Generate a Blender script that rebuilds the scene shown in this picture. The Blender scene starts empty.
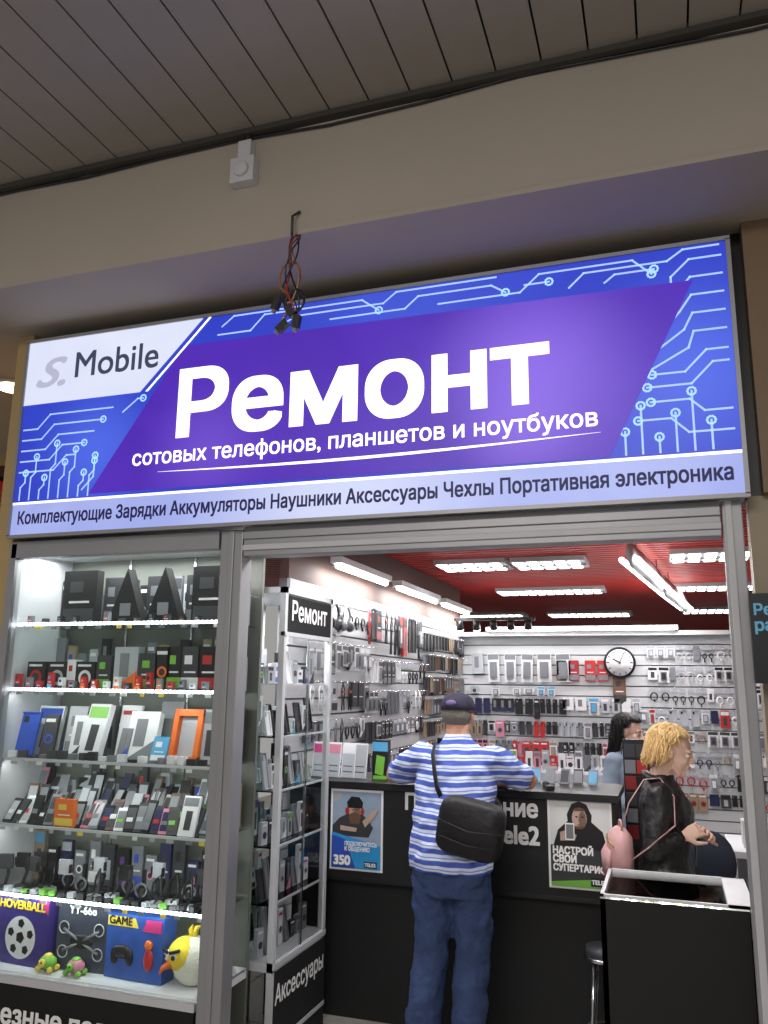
import bpy, math, random, bmesh
from mathutils import Vector, Matrix
from mathutils.geometry import delaunay_2d_cdt, interpolate_bezier
random.seed(11)
V=Vector
SC=bpy.context.scene; COL=bpy.context.collection
SC.view_settings.view_transform='Standard'
# ---------------- camera ----------------
yaw,pit,rol=math.radians(19),math.radians(11.9),math.radians(0.7)
H=V((-math.sin(yaw),math.cos(yaw),0));ZZ=V((0,0,1))
F=H*math.cos(pit)+ZZ*math.sin(pit)
R0=V((math.cos(yaw),math.sin(yaw),0));U0=-H*math.sin(pit)+ZZ*math.cos(pit)
R=R0*math.cos(rol)+U0*math.sin(rol);U=-R0*math.sin(rol)+U0*math.cos(rol)
cam=bpy.data.cameras.new('camera');co=bpy.data.objects.new('camera',cam);COL.objects.link(co)
cam.sensor_fit='VERTICAL';cam.sensor_height=36;cam.lens=820/1024*36;cam.clip_start=.05
mm=Matrix((R,U,-F)).transposed().to_4x4();mm.translation=V((0,0,1.7));co.matrix_world=mm
SC.camera=co
# ---------------- materials ----------------
def lin(c):
    return tuple(((x/255)/12.92 if x/255<=.04045 else ((x/255+.055)/1.055)**2.4) for x in c)
MC={}
def M(name,col,rough=.5,metal=0,em=0,var=.08,scale=6,bump=0,bscale=30,coat=0):
    if name in MC: return MC[name]
    m=bpy.data.materials.new(name);m.use_nodes=True;nt=m.node_tree;n=nt.nodes;l=nt.links
    b=n['Principled BSDF'];c=lin(col)
    tc=n.new('ShaderNodeTexCoord');no=n.new('ShaderNodeTexNoise');no.inputs['Scale'].default_value=scale;no.inputs['Detail'].default_value=4
    l.new(tc.outputs['Object'],no.inputs['Vector'])
    mx=n.new('ShaderNodeMix');mx.data_type='RGBA'
    mx.inputs[6].default_value=tuple(x*(1-var) for x in c)+(1,)
    mx.inputs[7].default_value=tuple(min(1,x*(1+var)) for x in c)+(1,)
    l.new(no.outputs['Fac'],mx.inputs[0]);l.new(mx.outputs[2],b.inputs['Base Color'])
    b.inputs['Roughness'].default_value=rough;b.inputs['Metallic'].default_value=metal
    if coat:b.inputs['Coat Weight'].default_value=coat
    if em:
        l.new(mx.outputs[2],b.inputs['Emission Color']);b.inputs['Emission Strength'].default_value=em
    if bump:
        n2=n.new('ShaderNodeTexNoise');n2.inputs['Scale'].default_value=bscale;l.new(tc.outputs['Object'],n2.inputs['Vector'])
        bp=n.new('ShaderNodeBump');bp.inputs['Strength'].default_value=bump;bp.inputs['Distance'].default_value=.02
        l.new(n2.outputs['Fac'],bp.inputs['Height']);l.new(bp.outputs['Normal'],b.inputs['Normal'])
    MC[name]=m;return m
def glass(name,ior=1.12,tint=(1,1,1)):
    m=bpy.data.materials.new(name);m.use_nodes=True;nt=m.node_tree;n=nt.nodes;l=nt.links
    n.remove(n['Principled BSDF']);o=n['Material Output']
    t=n.new('ShaderNodeBsdfTransparent');t.inputs[0].default_value=tint+(1,)
    g=n.new('ShaderNodeBsdfGlossy');g.inputs['Roughness'].default_value=.02
    fr=n.new('ShaderNodeFresnel');fr.inputs[0].default_value=ior
    mx=n.new('ShaderNodeMixShader');l.new(fr.outputs[0],mx.inputs[0]);l.new(t.outputs[0],mx.inputs[1]);l.new(g.outputs[0],mx.inputs[2])
    l.new(mx.outputs[0],o.inputs[0]);return m
GL=glass('pane_glass',1.28,tint=(.97,1,.985));GLs=glass('cabinet_glass',1.06);GS=glass('shelf_glass',1.2,tint=(.88,.95,.93))
def signmat(name,ca,cb,hot,strength,centers):
    m=bpy.data.materials.new(name);m.use_nodes=True;nt=m.node_tree;n=nt.nodes;l=nt.links
    b=n['Principled BSDF'];b.inputs['Base Color'].default_value=lin([x*.4 for x in ca])+(1,);b.inputs['Roughness'].default_value=.4
    tc=n.new('ShaderNodeTexCoord')
    no=n.new('ShaderNodeTexNoise');no.inputs['Scale'].default_value=1.6;no.inputs['Detail'].default_value=2;no.inputs['Distortion'].default_value=1.2
    l.new(tc.outputs['Object'],no.inputs['Vector'])
    mx=n.new('ShaderNodeMix');mx.data_type='RGBA';mx.inputs[6].default_value=lin(ca)+(1,);mx.inputs[7].default_value=lin(cb)+(1,)
    l.new(no.outputs['Fac'],mx.inputs[0]);cur=mx.outputs[2]
    for (cx,cz,r,f_) in centers:
        vm=n.new('ShaderNodeVectorMath');vm.operation='DISTANCE';vm.inputs[1].default_value=(cx,3.15,cz)
        l.new(tc.outputs['Object'],vm.inputs[0])
        mr=n.new('ShaderNodeMapRange');mr.inputs[1].default_value=0;mr.inputs[2].default_value=r;mr.inputs[3].default_value=f_;mr.inputs[4].default_value=0
        mr.interpolation_type='SMOOTHSTEP'
        l.new(vm.outputs['Value'],mr.inputs[0])
        m2=n.new('ShaderNodeMix');m2.data_type='RGBA';l.new(mr.outputs[0],m2.inputs[0]);l.new(cur,m2.inputs[6]);m2.inputs[7].default_value=lin(hot)+(1,)
        cur=m2.outputs[2]
    l.new(cur,b.inputs['Emission Color']);b.inputs['Emission Strength'].default_value=strength
    return m
# ---------------- mesh builder ----------------
def I4():return Matrix.Identity(4)
def T(x,y,z):return Matrix.Translation((x,y,z))
def RZ(a):return Matrix.Rotation(math.radians(a),4,'Z')
def RX(a):return Matrix.Rotation(math.radians(a),4,'X')
def RY(a):return Matrix.Rotation(math.radians(a),4,'Y')
class MB:
    def __init__(s):
        s.v=[];s.f=[];s.mi=[];s.sm=[];s.mats=[];s.M=I4()
    def k(s,m):
        if m not in s.mats:s.mats.append(m)
        return s.mats.index(m)
    def add(s,vs,fs,m,smooth=False):
        o=len(s.v);i=s.k(m)
        s.v+=[tuple(s.M@V(p)) for p in vs]
        for f in fs:
            s.f.append(tuple(o+a for a in f));s.mi.append(i);s.sm.append(smooth)
    def box(s,x0,y0,z0,x1,y1,z1,m):
        s.add([(x,y,z) for x in(x0,x1) for y in(y0,y1) for z in(z0,z1)],[(0,1,3,2),(4,6,7,5),(0,4,5,1),(2,3,7,6),(0,2,6,4),(1,5,7,3)],m)
    def poly(s,pts,m,y=0):
        s.add([(p[0],y,p[1]) for p in pts],[tuple(range(len(pts)))],m)
    def disc(s,cx,cz,r,m,y=0,n=20,rz=None):
        rz=rz or r
        s.poly([(cx+r*math.cos(6.2832*i/n),cz+rz*math.sin(6.2832*i/n)) for i in range(n)],m,y)
    def loft(s,st,m,n=20,smooth=True,caps=True):
        vs=[];fs=[]
        for (c,a,b) in st:
            c=V(c);a=V(a);b=V(b)
            for i in range(n):
                t=6.283185*i/n;vs.append(c+a*math.cos(t)+b*math.sin(t))
        for j in range(len(st)-1):
            for i in range(n):
                k=(i+1)%n;fs.append((j*n+i,j*n+k,(j+1)*n+k,(j+1)*n+i))
        if caps:
            fs.append(tuple(range(n)));fs.append(tuple(reversed(range((len(st)-1)*n,len(st)*n))))
        s.add(vs,fs,m,smooth)
    def tube(s,pts,r,m,n=8,flat=1,up=None):
        pts=[V(p) for p in pts]
        if not hasattr(r,'__len__'):r=[r]*len(pts)
        st=[];pa=None
        for i,p in enumerate(pts):
            d=(pts[min(i+1,len(pts)-1)]-pts[max(i-1,0)]).normalized()
            a=(pa if pa is not None else (V((0,0,1)) if abs(d.z)<.9 else V((1,0,0))))
            a=(a-d*a.dot(d)).normalized();b=d.cross(a);pa=a
            st.append((p,a*r[i],b*r[i]*flat))
        s.loft(st,m,n)
    def cyl(s,p0,p1,r0,r1,m,n=16):s.tube([p0,p1],[r0,r1],m,n)
    def ell(s,c,r,m,nu=18,nv=10,rot=None):
        c=V(c);rot=rot or Matrix.Identity(3);vs=[];fs=[]
        for j in range(1,nv):
            ph=math.pi*j/nv
            for i in range(nu):
                t=6.283185*i/nu
                vs.append(c+rot@V((r[0]*math.sin(ph)*math.cos(t),r[1]*math.sin(ph)*math.sin(t),r[2]*math.cos(ph))))
        top=len(vs);vs.append(c+rot@V((0,0,r[2])));vs.append(c+rot@V((0,0,-r[2])))
        for j in range(nv-2):
            for i in range(nu):
                k=(i+1)%nu;fs.append((j*nu+i,(j+1)*nu+i,(j+1)*nu+k,j*nu+k))
        for i in range(nu):
            k=(i+1)%nu;fs.append((top,i,k));fs.append((top+1,(nv-2)*nu+k,(nv-2)*nu+i))
        s.add(vs,fs,m,True)
    def limb(s,pts,rs,m):
        for i in range(len(pts)-1):
            s.cyl(pts[i],pts[i+1],rs[i],rs[i+1],m,16)
        for p,r in zip(pts,rs):s.ell(p,(r,r,r),m,16,10)
    def ring(s,c,Rr,r,m,ax='Y',a0=0,a1=360,n=20,rz=1):
        pts=[]
        for i in range(n+1):
            t=math.radians(a0+(a1-a0)*i/n)
            q=(Rr*math.cos(t),0,Rr*rz*math.sin(t)) if ax=='Y' else ((Rr*math.cos(t),Rr*math.sin(t),0) if ax=='Z' else (0,Rr*math.cos(t),Rr*math.sin(t)))
            pts.append(V(c)+V(q))
        s.tube(pts,r,m,6)
    def mesh(s,name):
        me=bpy.data.meshes.new(name);me.from_pydata(s.v,[],s.f)
        for m in s.mats:me.materials.append(m)
        me.polygons.foreach_set('material_index',s.mi);me.polygons.foreach_set('use_smooth',s.sm)
        bm=bmesh.new();bm.from_mesh(me);bmesh.ops.recalc_face_normals(bm,faces=bm.faces);bm.to_mesh(me);bm.free()
        return me
    def obj(s,name,parent=None,bevel=0):
        o=bpy.data.objects.new(name,s.mesh(name));COL.objects.link(o)
        if parent:o.parent=parent
        if bevel:
            b=o.modifiers.new('bevel','BEVEL');b.width=bevel;b.segments=2;b.limit_method='ANGLE'
        return o
    def remesh(s,name,vox,it,mats,classify=None,parent=None,disp=0,dsize=.12):
        o=bpy.data.objects.new(name,s.mesh(name));COL.objects.link(o)
        r=o.modifiers.new('r','REMESH');r.mode='VOXEL';r.voxel_size=vox
        k=o.modifiers.new('s','SMOOTH');k.iterations=it;k.factor=.5
        if disp:
            tx=bpy.data.textures.new(name+'_folds','CLOUDS');tx.noise_scale=dsize
            d=o.modifiers.new('d','DISPLACE');d.texture=tx;d.strength=disp;d.mid_level=.5
        dg=bpy.context.evaluated_depsgraph_get();dg.update()
        me=bpy.data.meshes.new_from_object(o.evaluated_get(dg));bpy.data.objects.remove(o)
        me.materials.clear()
        for m in mats:me.materials.append(m)
        for p in me.polygons:
            p.use_smooth=True
            p.material_index=classify(p.center) if classify else 0
        o=bpy.data.objects.new(name,me);COL.objects.link(o)
        if parent:o.parent=parent
        return o
def empty(name,mat=None):
    e=bpy.data.objects.new(name,None);COL.objects.link(e);e.empty_display_size=.1
    if mat is not None:e.matrix_world=mat
    return e
def wind(x,y,loops):
    w=0
    for L in loops:
        n=len(L)
        for i in range(n):
            x0,y0=L[i];x1,y1=L[(i+1)%n]
            if (y0<=y)!=(y1<=y):
                if x0+(y-y0)*(x1-x0)/(y1-y0)>x: w+=1 if y1>y0 else -1
    return w
def glyph_mesh(body,italic):
    cu=bpy.data.curves.new('t','FONT');cu.body=body;cu.size=1;cu.shear=italic
    o=bpy.data.objects.new('t',cu);COL.objects.link(o)
    dg=bpy.context.evaluated_depsgraph_get();dg.update()
    cv=o.to_curve(dg);loops=[]
    for sp in cv.splines:
        P=[]
        if sp.type=='BEZIER':
            bp=sp.bezier_points;n=len(bp)
            for i in range(n):
                a=bp[i];b=bp[(i+1)%n];k1=a.co.xy.copy();h1=a.handle_right.xy.copy();h2=b.handle_left.xy.copy();k2=b.co.xy.copy()
                d=(k2-k1)
                if d.length<1e-7:continue
                nn=V((-d.y,d.x))/d.length
                if abs((h1-k1).dot(nn))<1e-4 and abs((h2-k1).dot(nn))<1e-4:P.append((k1.x,k1.y))
                else:P+=[(p.x,p.y) for p in interpolate_bezier(a.co,a.handle_right,b.handle_left,b.co,7)[:-1]]
        else:P=[(p.co.x,p.co.y) for p in sp.points]
        Q=[]
        for p in P:
            if not Q or abs(p[0]-Q[-1][0])+abs(p[1]-Q[-1][1])>1e-5:Q.append(p)
        if len(Q)>2:loops.append(Q)
    o.to_curve_clear();bpy.data.objects.remove(o);bpy.data.curves.remove(cu)
    loops.sort(key=lambda L:min(p[0] for p in L))
    cl=[];hi=None
    for L in loops:
        a=min(p[0] for p in L);b=max(p[0] for p in L)
        if cl and a<hi-1e-4:cl[-1].append(L);hi=max(hi,b)
        else:cl.append([L]);hi=b
    vs=[];fs=[]
    for C in cl:
        pts=[];ed=[]
        for L in C:
            o0=len(pts);pts+=[V(p) for p in L];ed+=[(o0+i,o0+(i+1)%len(L)) for i in range(len(L))]
        r=delaunay_2d_cdt(pts,ed,[],0,1e-6);o0=len(vs);vv=[(p.x,p.y) for p in r[0]];vs+=vv
        for f in r[2]:
            cx=sum(vv[i][0] for i in f)/len(f);cy=sum(vv[i][1] for i in f)/len(f)
            if wind(cx,cy,C)!=0:fs.append(tuple(o0+i for i in f))
    return vs,fs
def text(body,name,parent,mat,Mt,width,height=None,bold=0.,ky=1.,italic=0):
    vs,fs=glyph_mesh(body,italic)
    used=sorted({i for f in fs for i in f})
    xs=[vs[i][0] for i in used];ys=[vs[i][1] for i in used]
    x0=min(xs);dx=max(xs)-x0;sx=width/dx
    sy=height/(max(ys)-min(ys)) if height else sx*ky
    offs=[(0,0)]
    if bold:
        b=bold;c=b*.8;offs=[(-b,-c),(0,-c),(b,-c),(-b,0),(0,0),(b,0),(-b,c),(0,c),(b,c)]
    nv=[];nf=[]
    for k,(ox,oy) in enumerate(offs):
        b=len(nv)
        nv+=[tuple(Mt@V(((x-x0+ox)*sx,-.00003*k,(y+oy)*sy))) for x,y in vs]
        nf+=[tuple(b+i for i in f) for f in fs]
    me=bpy.data.meshes.new(name);me.from_pydata(nv,[],nf);me.materials.append(mat)
    o=bpy.data.objects.new(name,me);COL.objects.link(o);o.parent=parent
    return o
# ---------------- palette ----------------
black=M('black_plastic',(24,24,27),.4);dark=M('dark_gray',(55,55,60),.5);white=M('white_plastic',(222,222,226),.4)
matte=M('black_matte',(15,15,17),.85)
gray=M('gray_plastic',(120,122,128),.4);alu=M('aluminium',(158,158,162),.45,.5,var=.12,scale=3);paint=M('white_metal',(196,197,201),.45)
red=M('red_pack',(178,42,42),.4);orange=M('orange_pack',(232,112,38),.4);blue=M('blue_pack',(45,80,180),.4);green=M('green_pack',(115,180,65),.4)
pink=M('pink_pack',(205,130,152),.4);cyan=M('cyan_pack',(85,160,205),.4);yellow=M('yellow_pack',(225,200,80),.45);purple=M('purple_pack',(90,60,125),.4)
brown=M('brown_pack',(105,76,55),.6);lgray=M('light_gray_pack',(172,175,182),.35);magenta=M('magenta_pack',(190,55,118),.4);navy=M('navy_pack',(34,38,78),.4)
tan=M('tan_pack',(150,130,108),.5)
chrome=M('chrome',(200,200,205),.15,1.0,var=.02)
lamp=M('lamp_white',(255,255,250),.5,em=9,var=0);led=M('led_white',(245,248,255),.5,em=11,var=0);lampd=M('lamp_diffuser',(250,252,255),.5,em=6,var=.02)
warm=M('lamp_warm',(255,225,170),.5,em=6,var=0);wv=M('white_vinyl',(245,245,245),.5)
# ---------------- room shell ----------------
def shell(name,a,b,m):
    q=MB();q.box(*a,*b,m);return q.obj(name)
tile=M('floor_tile',(160,155,148),.35,var=.2,scale=2)
q=MB();q.box(-6,-3,-.12,4,16,-.006,M('grout',(70,68,66),.8))
for i in range(17):
    for j in range(32):
        q.box(-6+i*.6,-3+j*.6,-.01,-6+i*.6+.594,-3+j*.6+.594,0,tile)
q.obj('floor')
slat=M('ceiling_slat',(156,149,142),.45,.12,var=.16,scale=.8)
q=MB();q.box(-6,-3,4.05,4,2.74,4.12,M('slat_gap',(30,28,27),.9))
x=-6
while x<4:
    q.box(x,-3,4.0,min(4,x+.164),2.735,4.02,slat);x+=.172
q.obj('ceiling')
bm_=M('beam_plaster',(168,158,146),.7,var=.10,scale=1.2,bump=.12,bscale=6)
q=MB();q.box(-6,2.74,3.48,4,6.2,4.2,bm_)
q.box(-6,2.70,3.975,4,2.74,3.998,M('trim_dark',(60,56,52),.7))
q.box(-1.32,2.725,3.475,4,2.755,3.495,bm_)
q.obj('wall_beam')
q=MB();q.tube([(-6+.4*i,2.735-.004,3.965+.012*math.sin(i*1.9)+.006*math.sin(i*5.1)) for i in range(26)],.006,black,6);q.obj('ceiling_cable')
wl=M('wall_plaster_beige',(175,150,105),.7,var=.1,scale=1.5)
shell('wall_front',(-3.07,3.3,2.4),(.34,3.4,3.48),M('wall_gray',(110,110,112),.7))
q=MB();q.box(.36,3.18,2.4,4,3.3,3.48,M('brown_panel',(120,98,74),.5,var=.15));q.box(.31,3.24,0,4,3.34,2.4,M('beige_panel',(150,136,116),.5,var=.1))
q.box(.31,3.26,2.4,.36,3.34,3.48,black);q.obj('wall_right_front')
shell('wall_corridor',(-6,5.0,0),(-3.1,5.1,3.48),wl)
q=MB();q.box(-3.17,3.22,0,-3.07,5.0,3.48,wl);q.obj('wall_corridor_side')
q=MB();q.cyl((-3.73,3.78,3.48),(-3.73,3.78,3.465),.12,.12,paint,28);q.cyl((-3.73,3.78,3.464),(-3.73,3.78,3.455),.095,.09,warm,28);q.obj('round_ceiling_lamp')
wr=M('wall_white',(190,190,190),.6)
wd=M('wall_dark_brown',(90,66,60),.7)
slw=M('slatwall_white',(198,200,203),.45);slg=M('slatwall_groove',(115,117,122),.6)
def slatwall(name,Mt,L,h):
    q=MB();q.M=Mt;q.box(0,.02,0,L,.07,h,slg)
    z=.02
    while z<h-.03:
        q.box(0,0,z,L,.02,min(h,z+.088),slw);z+=.1
    q.M=I4();return q
WL=T(-2.05,4.3,0)@RZ(90)
q=slatwall('wall_left',WL,4.2,2.3);q.box(-2.12,4.3,2.3,-2.06,8.5,2.7,wd);q.obj('wall_left')
WB=T(-2.05,8.5,0)
q=slatwall('wall_back',WB,3.75,2.2)
q.box(-2.05,8.35,2.2,1.7,8.6,2.24,paint);q.obj('wall_back')
shell('wall_right',(1.7,3.34,0),(1.8,15.5,2.7),wr)
shell('wall_rear_hall',(-4,15.5,0),(1.8,15.6,2.7),wr)
shell('wall_side_hall',(-4.1,8.6,0),(-4,15.5,2.7),wr)
shell('wall_partition',(-4,8.52,0),(-2.13,8.6,2.7),wr)
redc=M('ceiling_red_slat',(186,46,40),.5,var=.15,scale=1)
q=MB();q.box(-4,3.4,2.78,1.8,15.6,2.84,M('ceiling_void',(50,14,12),.9))
y=3.42
while y<15.5:
    q.box(-4,y,2.7,1.8,y+.062,2.75,redc);y+=.1
for xx in (-3.4,-2.2,-1,.2,1.4):q.box(xx,3.4,2.705,xx+.03,15.5,2.755,redc)
q.obj('ceiling_shop')
for (cx,cy,w,d) in [(-1.48,6.6,.58,.42),(-.86,6.62,.58,.42),(-1.12,8.6,1.1,.36),(-.98,11.5,1.1,.5),(.35,6.5,.6,.42),(.5,8.6,1.0,.36),(-.67,14.3,1.15,.5),(.75,11.2,1.1,.5),(-2.4,11.5,1.1,.5),(-1.3,3.8,.6,.5),(-.45,3.8,.6,.5)]:  # last two panels are unseen, added to light the counter front
    q=MB();q.box(cx-w/2,cy-d/2,2.66,cx+w/2,cy+d/2,2.698,paint)
    n=max(4,int(w/.1))
    for k in range(n):
        x0=cx-w/2+.02+k*(w-.04)/n
        q.box(x0,cy-d/2+.02,2.652,x0+(w-.04)/n*.72,cy+d/2-.02,2.66,lampd)
    q.box(cx-w/2+.01,cy-.02,2.648,cx+w/2-.01,cy+.02,2.66,gray)
    q.obj('ceiling_light_panel')
def area(name,loc,sx,sy,pw,rot=(0,0,0),col=(1,1,1)):
    d=bpy.data.lights.new(name,'AREA');d.shape='RECTANGLE';d.size=sx;d.size_y=sy;d.energy=pw;d.color=col
    o=bpy.data.objects.new(name,d);COL.objects.link(o);o.location=loc;o.rotation_euler=rot;return o
for cx in(-1.3,-.45):area('counter_fill',(cx,3.8,2.645),.55,.45,13)  # fill lights added under the two extra panels to brighten the counter front
for i,(y0,y1) in enumerate([(4.75,5.75),(6.0,7.15),(7.35,8.4)]):
    q=MB();q.box(-1.99,y0,2.45,-1.91,y1,2.49,paint);q.cyl((-1.95,y0+.03,2.435),(-1.95,y1-.03,2.435),.02,.02,lamp,10)
    for yy in(y0+.2,y1-.2):q.box(-2.06,yy,2.46,-1.99,yy+.02,2.48,paint)
    q.obj('fluorescent_tube_lamp')
    area('tube_light',(-1.93,(y0+y1)/2,2.415),.04,y1-y0,16,(0,math.radians(20),0))
for a,b in [((-.2,5.4),(-.02,7.1)),((-.0,7.3),(.2,9.0))]:
    q=MB();d=V((b[0]-a[0],b[1]-a[1],0)).normalized();s_=V((d.y,-d.x,0))
    A=V((a[0],a[1],2.5));B=V((b[0],b[1],2.5))
    for k in(-.05,.05):
        q.cyl(A+s_*k,B+s_*k,.018,.018,lamp,10)
    q.tube([A+V((0,0,.045)),B+V((0,0,.045))],.09,paint,4,flat=.3)
    for P in(A+d*.3,B-d*.3):q.cyl(P+V((0,0,.05)),(P.x,P.y,2.72),.004,.004,dark,6)
    q.obj('hanging_tube_lamp')
    area('tube_light',((a[0]+b[0])/2,(a[1]+b[1])/2,2.475),.03,1.6,20)
q=MB();q.box(-2.0,8.0,2.33,-1.2,8.03,2.36,black)
for k in range(5):
    xx=-1.95+k*.17;q.cyl((xx,8.0,2.33),(xx,8.04,2.25),.03,.04,black,10);q.cyl((xx,8.04,2.249),(xx,8.045,2.24),.035,.035,lamp,10)
q.obj('spotlight_track')
q=MB();q.box(-1.75,8.3,2.245,.1,8.36,2.29,paint);q.cyl((-1.72,8.28,2.26),(.07,8.28,2.26),.018,.018,lamp,10);q.obj('back_wall_tube_lamp')
area('tube_light',(-.8,8.27,2.24),1.8,.03,11,(math.radians(-20),0,0))
# ---------------- sign ----------------
sg=empty('lightbox_shop_sign')
SX0,SX1,SZ0,SZ1=-3.025,.30,2.39,3.40
q=MB();q.box(SX0,3.152,SZ0,SX1,3.29,SZ1,alu)
for a in [(SX0-.012,3.14,SZ0-.012,SX1+.012,3.16,SZ0+.004),(SX0-.012,3.14,SZ1-.004,SX1+.012,3.16,SZ1+.012),(SX0-.012,3.14,SZ0,SX0+.004,3.16,SZ1),(SX1-.004,3.14,SZ0,SX1+.012,3.16,SZ1)]:q.box(*a,alu)
q.obj('housing',sg)
mb_=signmat('sign_blue_film',(38,48,176),(48,72,205),(84,112,234),1.05,[(-2.55,2.8,.45,.7),(.15,2.9,.5,.7),(-1.0,3.35,.8,.3)])
mp=signmat('sign_purple_film',(68,32,158),(82,42,188),(142,106,235),1.05,[(-.45,2.98,.55,.75),(-1.95,2.75,.4,.35),(-.5,2.7,.3,.4)])
mw=signmat('sign_white_film',(205,212,240),(232,236,252),(245,248,255),1.0,[])
ms=signmat('sign_pale_film',(138,150,222),(182,192,240),(225,230,250),1.0,[(-1.3,2.47,.9,.7)])
ml=M('sign_circuit_line',(158,188,245),.5,em=.85,var=.15);mtw=M('sign_text_white',(250,250,255),.5,em=1.15,var=0)
mtd=M('sign_text_navy',(30,28,90),.5,em=.25,var=0);mtg=M('sign_text_gray',(70,80,110),.5,em=.3,var=0);mtl=M('sign_logo_pale',(175,180,205),.5,em=.7,var=0)
q=MB();q.poly([(SX0,SZ0),(SX1,SZ0),(SX1,SZ1),(SX0,SZ1)],mb_,3.1505);q.obj('face_blue',sg)
q=MB();q.poly([(-2.58,2.575),(-.17,2.565),(.17,3.25),(-2.10,3.27)],mp,3.1485);q.obj('face_purple',sg)
q=MB();q.poly([(SX0,3.06),(-2.33,3.06),(-2.0,SZ1),(SX0,SZ1)],mw,3.1475);q.poly([(-2.30,3.06),(-2.285,3.06),(-1.955,SZ1),(-1.97,SZ1)],mtw,3.1475);q.obj('face_white_corner',sg)
q=MB();q.poly([(SX0,SZ0),(SX1,SZ0),(SX1,2.545),(SX0,2.545)],ms,3.1475);q.poly([(SX0,2.545),(SX1,2.545),(SX1,2.557),(SX0,2.557)],mtw,3.147);q.obj('face_bottom_strip',sg)
q=MB()
def seg(p,r,w=.004):
    p=V(p);r=V(r)
    if (r-p).length<1e-5:return
    d=(r-p).normalized();nn=V((-d.y,d.x))*w
    q.poly([p-nn-d*w,r-nn+d*w,r+nn+d*w,p+nn-d*w],ml,3.1495)
def trace(pts,pad=True,w=.004):
    pts=[(max(SX0+.02,min(.275,a)),max(2.57,min(SZ1-.012,b))) for a,b in pts]
    for a,b in zip(pts,pts[1:]):seg(a,b,w)
    if pad:
        c=pts[-1];c=(min(c[0],.268),min(c[1],SZ1-.03))
        for i in range(10):
            t0=.6283*i;t1=.6283*(i+1)
            seg((c[0]+.015*math.cos(t0),c[1]+.015*math.sin(t0)),(c[0]+.015*math.cos(t1),c[1]+.015*math.sin(t1)),.0038)
trace([(-1.92,3.30),(-1.75,3.30),(-1.68,3.37),(-1.2,3.37),(-1.12,3.31)])
trace([(-1.9,3.34),(-1.84,3.385),(-1.5,3.385)],False);trace([(-1.6,3.30),(-1.52,3.34),(-1.1,3.34),(-1.04,3.385),(-.6,3.385)],False)
trace([(-1.35,3.30),(-1.0,3.30),(-.94,3.35),(-.62,3.35),(-.56,3.31)])
trace([(-.85,3.30),(-.5,3.30),(-.42,3.37),(-.05,3.37),(.02,3.30)]);trace([(-.48,3.33),(-.38,3.33)],True)
trace([(-.3,3.29),(-.24,3.345),(.08,3.345),(.14,3.385),(.27,3.385)],False);trace([(-.16,3.29),(-.12,3.32),(.03,3.32)],True)
for k in range(5):
    z=3.34-.075*k;trace([(.275,z),(.16+.0*k,z),(.09+.012*k,z-.065),(.09-.028*k,z-.15)],k%2==0)
trace([(.275,2.96),(.2,2.96),(.12,2.88),(.0,2.88)]);trace([(.275,2.91),(.22,2.91),(.14,2.83),(-.02,2.83)])
trace([(.275,2.72),(.18,2.72),(.13,2.77),(-.01,2.77)]);trace([(.275,2.64),(.12,2.64),(.06,2.70),(-.06,2.70)])
for k in range(6):
    x=-.11+.062*k;h=[.10,.20,.07,.16,.24,.12][k];trace([(x,2.56),(x,2.56+h)])
for k in range(8):
    x=-2.99+.058*k;h=[.12,.20,.09,.26,.16,.22,.10,.18][k];trace([(x,2.56),(x,2.56+h*.6),(x+.025,2.585+h*.6),(x+.025,2.585+h)])
for k in range(5):
    z=3.02-.055*k;trace([(-3.01,z-.09),(-2.92+.03*k,z-.09),(-2.85+.03*k,z-.02),(-2.48-.05*k,z-.02)],k%2==1)
trace([(-2.62,2.60),(-2.56,2.66),(-2.56,2.74)]);trace([(-2.42,2.97),(-2.34,3.03),(-2.31,3.03)])
q.obj('circuit_lines',sg)
SM=lambda x,z,y=3.146:T(x,y,z)
text('Ремонт','lettering_main',sg,mtw,SM(-2.10,2.82),1.70,.325,bold=.028)
text('сотовых телефонов, планшетов и ноутбуков','lettering_subtitle',sg,mtw,SM(-2.34,2.695),2.13,None,bold=.012,ky=1.02)
text('Комплектующие Зарядки Аккумуляторы Наушники Аксессуары Чехлы Портативная электроника','lettering_bottom',sg,mtd,SM(-2.98,2.447),3.24,None,bold=.026,ky=1.28)
text('Mobile','lettering_mobile',sg,mtg,SM(-2.72,3.18),.48,None,bold=.01,ky=1.05)
text('S.','lettering_logo',sg,mtl,SM(-2.95,3.15),.17,.15,bold=.02,italic=.4)
q=MB()
pts=[(-2.2+i*.2,2.655-.018*math.sin(math.pi*i/10)+.012*i/10) for i in range(11)]
for i in range(10):
    a,b=pts[i],pts[i+1];w0=.006*math.sin(math.pi*i/10);w1=.006*math.sin(math.pi*(i+1)/10)
    q.poly([(a[0],a[1]-w0),(b[0],b[1]-w1),(b[0],b[1]+w1+.001),(a[0],a[1]+w0+.001)],mtw,3.147)
q.obj('swoosh',sg)
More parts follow.
